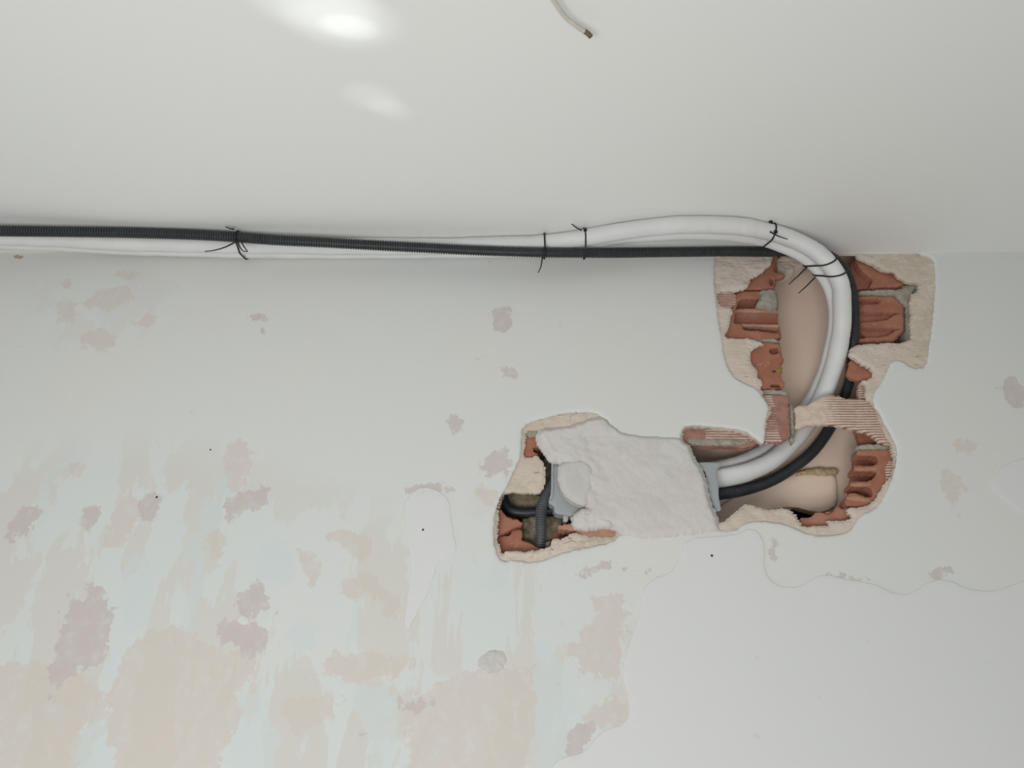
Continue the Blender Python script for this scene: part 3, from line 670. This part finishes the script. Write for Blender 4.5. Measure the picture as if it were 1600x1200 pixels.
relief('right_flange', [(1086,722),(1124,722),(1126,725),(1124,730),(1120,734),(1120,742),(1123,752),(1123,776),(1126,790),(1127,798),(1117,799),(1115,788),(1110,778),(1106,760),(1103,738),(1098,733),(1086,730)],
       .0130, .021, M['grey_plastic'], pbox, jit=0, amp=.0001, bev=(.0015, .0012), smooth=1)

# ------------------------------------------------------------------ pipes and conduits
def tubepath(pts):
    """control points (px, py, y-depth) -> world points"""
    return [tuple(P(x, y, d)) for x, y, d in pts]
PX = .00118
r1 = .0156; r2 = .0108; rc = .0098
def front(px, py, r, want):
    return min(want, need(px, py, r)-.001)
p1 = [(-330,366,-.03),(-150,368,-.03),(0,370,-.03),(100,374,-.03),(200,379,-.03),(300,381.5,-.03),(400,383.5,-.03),(500,385,-.03),(600,385.5,-.03),(700,385,-.03),(800,382,-.03),(850,379.5,-.04),(910,372,-.05),
      (980,360,-.06),(1050,352.5,-.07),(1110,351.5,-.08),(1160,354.5,-.08),(1203,363,-.075),(1245,377,-.068),(1278,396,-.060),(1301,420,-.050),(1314,450,-.038),(1316,500,-.018),
      (1312,535,.006),(1304,570,.028),(1291,607,.046),(1275,640,.055),(1243,684,.056),(1205,720,.052),(1165,738,.050),(1118,748,.050),(1092,751,.050)]
P1 = [tuple(P(x, y, front(x, y, r1, d) if i < 22 else d)) for i, (x, y, d) in enumerate(p1)]
def foam_tube(name, pts, r, seed):
    p, q = catmull(pts, .0035); seg = 22; n = len(p); A = np.linspace(0, 2*np.pi, seg, endpoint=False)
    rr = np.array([[r*(1+.020*math.sin(3*a+q_*9+seed))+.0007*vnoise(q_*38, a*1.2, seed) - .0005*(abs(vnoise(q_*120, 0, seed+3)) < .05) for a in A] for q_ in q])
    V, Fc = sweep(p, rr, seg); o = mk(name, V, Fc, M['foam'], None, smooth=True); o.data.set_sharp_from_angle(angle=math.radians(60)); return o
pipe = foam_tube('insulated_pipe', P1, r1, 1)
tag(pipe, 'thicker white foam-wrapped pipe, outer one of the pair bending into the opening', 'pipe', 'white insulated pipes')
p2 = [(-330,368,-.022),(-150,366,-.022),(0,364,-.022),(100,374,-.022),(200,381,-.022),(300,384,-.022),(400,386,-.022),(500,387,-.02),(600,388,-.02),(700,386,-.02),(800,384,-.02),(850,381,-.02),(910,376,-.022),
      (980,370,-.03),(1050,366,-.034),(1110,366,-.036),(1160,370,-.04),(1200,378,-.045),(1240,391,-.044),(1268,409,-.037),(1290,434,-.028),(1303,462,-.016),(1304,500,.004),
      (1299,535,.030),(1289,575,.052),(1276,605,.068),(1259,636,.072),(1227,677,.072),(1190,705,.066),(1154,722,.063),(1114,731,.063),(1092,734,.063)]
P2 = []
for i, (x, y, d) in enumerate(p2):
    if i < 13:                                           # runs behind its thicker twin, against the wall
        a_ = Vector(P1[i]); P2.append((a_.x, min(-r2-.001, a_.y+.0262), H-r2-.001))
    else: P2.append(tuple(P(x, y, front(x, y, r2, d) if i < 19 else d)))
# keep the pair side by side instead of inside one another
fine1, _ = catmull(P1, .01)
P2n = []
for p in P2:
    d = fine1-np.array(p); k = np.argmin((d**2).sum(1)); v = np.array(p)-fine1[k]; l = np.linalg.norm(v)
    if l < (r1+r2)*1.0:
        v = v+np.array([0, .3*((r1+r2)-l)+.0005, 0]); v = v/np.linalg.norm(v)*(r1+r2)*1.0; p = tuple(fine1[k]+v)
    if len(P2n) < 13: p = (p[0], min(p[1], -r2-.0016), min(p[2], H-r2-.001))
    P2n.append(p)
P2 = P2n
pipe2 = foam_tube('insulated_pipe', P2, r2, 5)
tag(pipe2, 'thinner white foam-wrapped pipe on the inner side of the bend', 'pipe', 'white insulated pipes')

def corrugated(name, pts, r, mat, pitch, depth, label, parent=None, seg=18):
    p, q = catmull(pts, pitch/4); ph = np.arange(len(p)) % 4
    rr = np.where((ph == 0) | (ph == 1), r, r-depth); V, Fc = sweep(p, rr, seg)
    o = mk(name, V, Fc, mat, parent, smooth=False); return tag(o, label, 'conduit')
c1 = [(-330,358),(-150,359),(0,361),(100,362),(200,363.5),(300,366.5),(370,370.5),(430,375),(500,378.5),(600,384),(680,388),(750,391.5),(850,394.5),(930,395),(1000,394.5),(1080,393.5),(1150,393),(1205,393.5),(1255,392),
      (1296,400),(1318,420),(1330,450),(1334,490),(1334,525),(1331,560),(1327,595),(1316,628),(1297,668),(1265,710),(1215,746),(1165,765),(1118,773),(1092,775)]
dep = [None]*13+[-.045,-.032,-.024,-.019,-.014,-.0125,-.016,-.012,-.004,.004,.016,.036,.052,.068,.080,.080,.074,.064,.056,.050,.050]
CP = []
for i, (x, y) in enumerate(c1):
    if i < 13:
        k = np.argmin(np.abs(np.array([p[0] for p in p1])-x)); a_ = Vector(P1[k]); off = {9: .023, 10: .021, 11: .0165, 12: .005}.get(i, .0262); d = min(need(x, y, rc)-.001, a_.y-off)
    else: d = dep[i]
    CP.append(tuple(P(x, y, d)))
conduit = corrugated('corrugated_conduit', CP, rc, M['conduit'], .0044, .0019, 'long black corrugated conduit running along the ceiling corner and into the opening')

v1 = corrugated('corrugated_conduit', tubepath([(870,740,.052),(866,749,.046),(859,761,.036),(852,778,.028),(846,795,.026),(845,815,.026),(845,838,.030),(844,852,.036),(844,866,.046)]), .0088, M['conduit_grey'], .0040, .0022,
                'short dark grey corrugated conduit standing upright in the left opening')
hose = empty('drain_hose', P(830, 805, .045)); tag(hose, 'smooth black drain hose crossing behind the upright conduit in the left opening', 'hose')
tube('hose', tubepath([(786,772,.058),(790,788,.052),(799,798,.046),(815,801,.044),(840,800,.044),(862,797,.044),(868,796,.044)]), .0068, M['rubber'], hose)
tube('hose_upper_run', tubepath([(838,795,.040),(850,791,.038),(862,788,.037),(877,787,.037)]), .0042, M['rubber'], hose)
p_, q_ = catmull(tubepath([(864,796.5,.040),(878,797,.040)]), .0008)
V, Fc = sweep(p_, np.where((np.arange(len(p_)) // 3) % 2 == 0, .0078, .0062), 20)
o = mk('ribbed_fitting', V, Fc, M['light_plastic'], hose); o['label'] = 'pale ribbed fitting'

# hanging wire end
wr = empty('hanging_wire', on_ceiling(905, 43, .02)); tag(wr, 'short off-white wire end sticking out below the ceiling at the top of the picture', 'wire')
wp = [tuple(on_ceiling(x, y, dz)) for x, y, dz in ((838,-75,-.004),(845,-48,.010),(853,-22,.020),(866,2,.022),(884,27,.022),(903,42,.022),(915,50,.022))]
tube('sheath', wp, .0031, M['wire'], wr, seg=12)
tube('bare_end', [tuple(on_ceiling(x, y, .022)) for x, y in ((913,48.5),(918,52),(923,57))], .0036, M['wire_end'], wr, step=.002, seg=8)

# ------------------------------------------------------------------ cable ties
def tie(label, loop, tails, head, hs=.0029, r=.0015):
    """loop: closed world path; tails: open world paths; head: world point"""
    root = empty('cable_tie', head); tag(root, label, 'cable tie', 'black cable ties')
    lp = list(loop)+[loop[0]]
    p, q = catmull(lp, .003); V, Fc = sweep(p, r, 8, cap=False); mk('strap', V, Fc, M['tie'], root, smooth=True)
    for t in tails:
        p, q = catmull(t, .003); rr = np.linspace(r, r*.55, len(p)); V, Fc = sweep(p, rr, 8); mk('tail', V, Fc, M['tie'], root, smooth=True)
    bm = bmesh.new(); bmesh.ops.create_cube(bm, size=1); bmesh.ops.scale(bm, vec=(hs*2, hs*1.7, hs*1.9), verts=bm.verts)
    bmesh.ops.bevel(bm, geom=bm.edges, offset=hs*.3, segments=2, affect='EDGES')
    V = [(v.co+Vector(head))[:] for v in bm.verts]; Fc = [[v.index for v in f.verts] for f in bm.faces]; bm.free()
    mk('head', V, Fc, M['tie'], root)
    return root
def near_pt(path, x):
    f, _ = catmull(path, .006); X = f[:, 0]; k = np.argmin(np.abs(X[:int(len(X)*.75)]-x)); T = f[min(k+1, len(f)-1)]-f[max(k-1, 0)]
    return f[k], T/np.linalg.norm(T)
def hull_loop(centers, normal, gap=.0014, tilt=0):
    """loop around round sections (centre, radius) in the plane normal to normal"""
    n_ = Vector(normal).normalized(); u = Vector((0, -1, 0)); u = (u-n_*u.dot(n_)).normalized(); v_ = n_.cross(u)
    c0 = sum((Vector(c) for c, r in centers), Vector())/len(centers); pts = []
    for k in range(72):
        a_ = 2*math.pi*k/72; dr = u*math.cos(a_)+v_*math.sin(a_)
        s_ = [((Vector(c)-c0).dot(dr)+r+gap) for c, r in centers]; i = int(np.argmax(s_))
        pr = Vector(centers[i][0]); pr = pr-n_*(pr-c0).dot(n_)
        pts.append(pr+dr*(centers[i][1]+gap))
    # drop near duplicates
    out = [pts[0]]
    for p in pts[1:]:
        if (p-out[-1]).length > .0012: out.append(p)
    return [tuple(p) for p in out], u, v_, c0
def tie_around(px, py, who, label, tails_px, head_px, dh=0):
    X = P(px, py, -.06).x; cs = []; nrm = None
    for path, r in who:
        c, T = near_pt(path, X); cs.append((tuple(c), r)); nrm = T if nrm is None else nrm
    loop, u, v_, c0 = hull_loop(cs, nrm); fy = min(p[1] for p in loop)
    hd = P(head_px[0], head_px[1], 0); 
    k = min(loop, key=lambda q: (proj(q)[0]-head_px[0])**2+(proj(q)[1]-head_px[1])**2+(q[1]-fy)*2000)
    tl = [[tuple(P(x, y, fy-.003-.002*i)) for i, (x, y) in enumerate(t)] for t in tails_px]
    return tie(label, loop, tl, tuple(Vector(k)+Vector((0, -.001, 0))))
def proj(p):
    x, y, z = p[0], p[1]+DIST, p[2]-EYE
    d = y*cp+z*sp; v = -y*sp+z*cp; return 800+F*x/d, 600-F*v/d
tie_around(373, 372, [(CP, rc), (P1, r1), (P2, r2)], 'black cable tie with splayed tails on the far left of the run',
           [[(370,377),(352,386),(335,391),(320,393)], [(371,377),(375,386),(380,392),(386,393)], [(377,377),(381,385),(387,393)], [(366,358),(359,357),(352,354)]], (373, 376))
tie_around(849, 385, [(CP, rc), (P1, r1), (P2, r2)], 'black cable tie with its tail hanging straight down below the conduit',
           [[(848,398),(847,406),(845,417),(841,426)]], (849, 382))
tie_around(912, 380, [(CP, rc), (P1, r1), (P2, r2)], 'black cable tie with its tail pointing up left onto the ceiling',
           [[(909,360),(901,356),(893,350)]], (909, 361))
tie_around(1199, 366, [(P1, r1), (P2, r2)], 'black cable tie at the crest of the pipes, head against a ceiling hook', [[(1203,362),(1216,369),(1231,374)]], (1202, 361))
def bend_tie(px, label, tails_px, head_px):
    c = np.array(P(*px)); f, _ = catmull(P1, .004); pr = np.array([proj(q) for q in f]); k = np.argmin(((pr-np.array(px[:2]))**2).sum(1))
    T = f[k+1]-f[k-1]; T /= np.linalg.norm(T); g, _ = catmull(P2, .004); j = np.argmin(np.abs((g-f[k]).dot(T))+((g-f[k])**2).sum(1)*4)
    loop, *_ = hull_loop([(tuple(f[k]), r1), (tuple(g[j]), r2)], T)
    loop = [tuple(np.array(q)-T*.6*(q[1]-f[k][1])) for q in loop]; fy = min(p[1] for p in loop)
    h_ = min(loop, key=lambda q: (proj(q)[0]-head_px[0])**2+(proj(q)[1]-head_px[1])**2)
    tl = [[tuple(P(x, y, h_[1]-.002*i)) for i, (x, y) in enumerate(t)] for t in tails_px]
    return tie(label, loop, tl, tuple(h_))
bend_tie((1291,406,-.05), 'upper of two black cable ties on the bend, tail over opening', [[(1268,411),(1258,420),(1246,432),(1233,444)]], (1270, 411))
bend_tie((1305,425,-.05), 'lower of two black cable ties on the bend, with square head and long tail', [[(1281,426),(1272,435),(1260,447),(1248,458)]], (1282, 425))

# ceiling hook by the crest tie
hk = on_ceiling(1204, 346, 0)
tube('ceiling_hook', [tuple(hk+Vector((0, 0, .002))), tuple(hk+Vector((0, 0, -.006))), tuple(P(1203, 353, need(1203, 353, .006)))], .0034, M['tie'], None, step=.002, seg=10)
tag(bpy.data.objects['ceiling_hook'], 'small black ceiling hook above the crest of the white pipes', 'hook')

# nails and drill holes showing as dark dots
def nail(px, py, r, label):
    V = []; c = P(px, py, 0)
    for k, (rr, yy) in enumerate(((.3, -.0016), (.85, -.0014), (1, -.0006), (.4, .001), (.35, .02))):
        for a_ in range(10): V.append((c.x+r*rr*math.cos(a_*math.pi/5), yy, c.z+r*rr*math.sin(a_*math.pi/5)))
    Fc = [(k*10+a_, k*10+(a_+1) % 10, (k+1)*10+(a_+1) % 10, (k+1)*10+a_) for k in range(4) for a_ in range(10)]+[tuple(range(9, -1, -1)), tuple(range(40, 50))]
    tag(mk('nail', V, Fc, M['dark'], None, smooth=True), label, 'nail', 'dark nails in the wall')
nail(661, 828, .0019, 'dark nail head in the white skim tongue left of the left opening')
nail(1112, 868.5, .0022, 'dark nail head just below the white plaster patch')
nail(329, 703, .0013, 'tiny dark nail head in plain wall at left, above the pink scars')
nail(245, 777, .0017, 'tiny dark nail head in a pinkish scar on the left part of the wall')
nail(1429, 452.5, .0016, 'tiny dark nail in the cream render right of the ridged brick')

# sun glints thrown up on the ceiling by glass on the floor
def glint(px, py, src, deg, e, stretch, roll):
    spot('floor_glass_glint', src, on_ceiling(px, py), deg, e, 1.0, stretch, roll)
glint(546, 42, (-.75, -1.1, .9), 2.0, 34, (1.5, .7, 1), -.75)
glint(532, 30, (-.75, -1.1, .9), 4.0, 26, (1.4, .8, 1), -.75)
glint(488, -2, (-.75, -1.1, .9), 4.4, 26, (1.4, .8, 1), -.75)
glint(580, 152, (-.70, -1.1, .9), 2.2, 13, (1.4, .8, 1), -.75)
glint(610, 170, (-.70, -1.1, .9), 1.7, 12, (1.4, .8, 1), -.75)
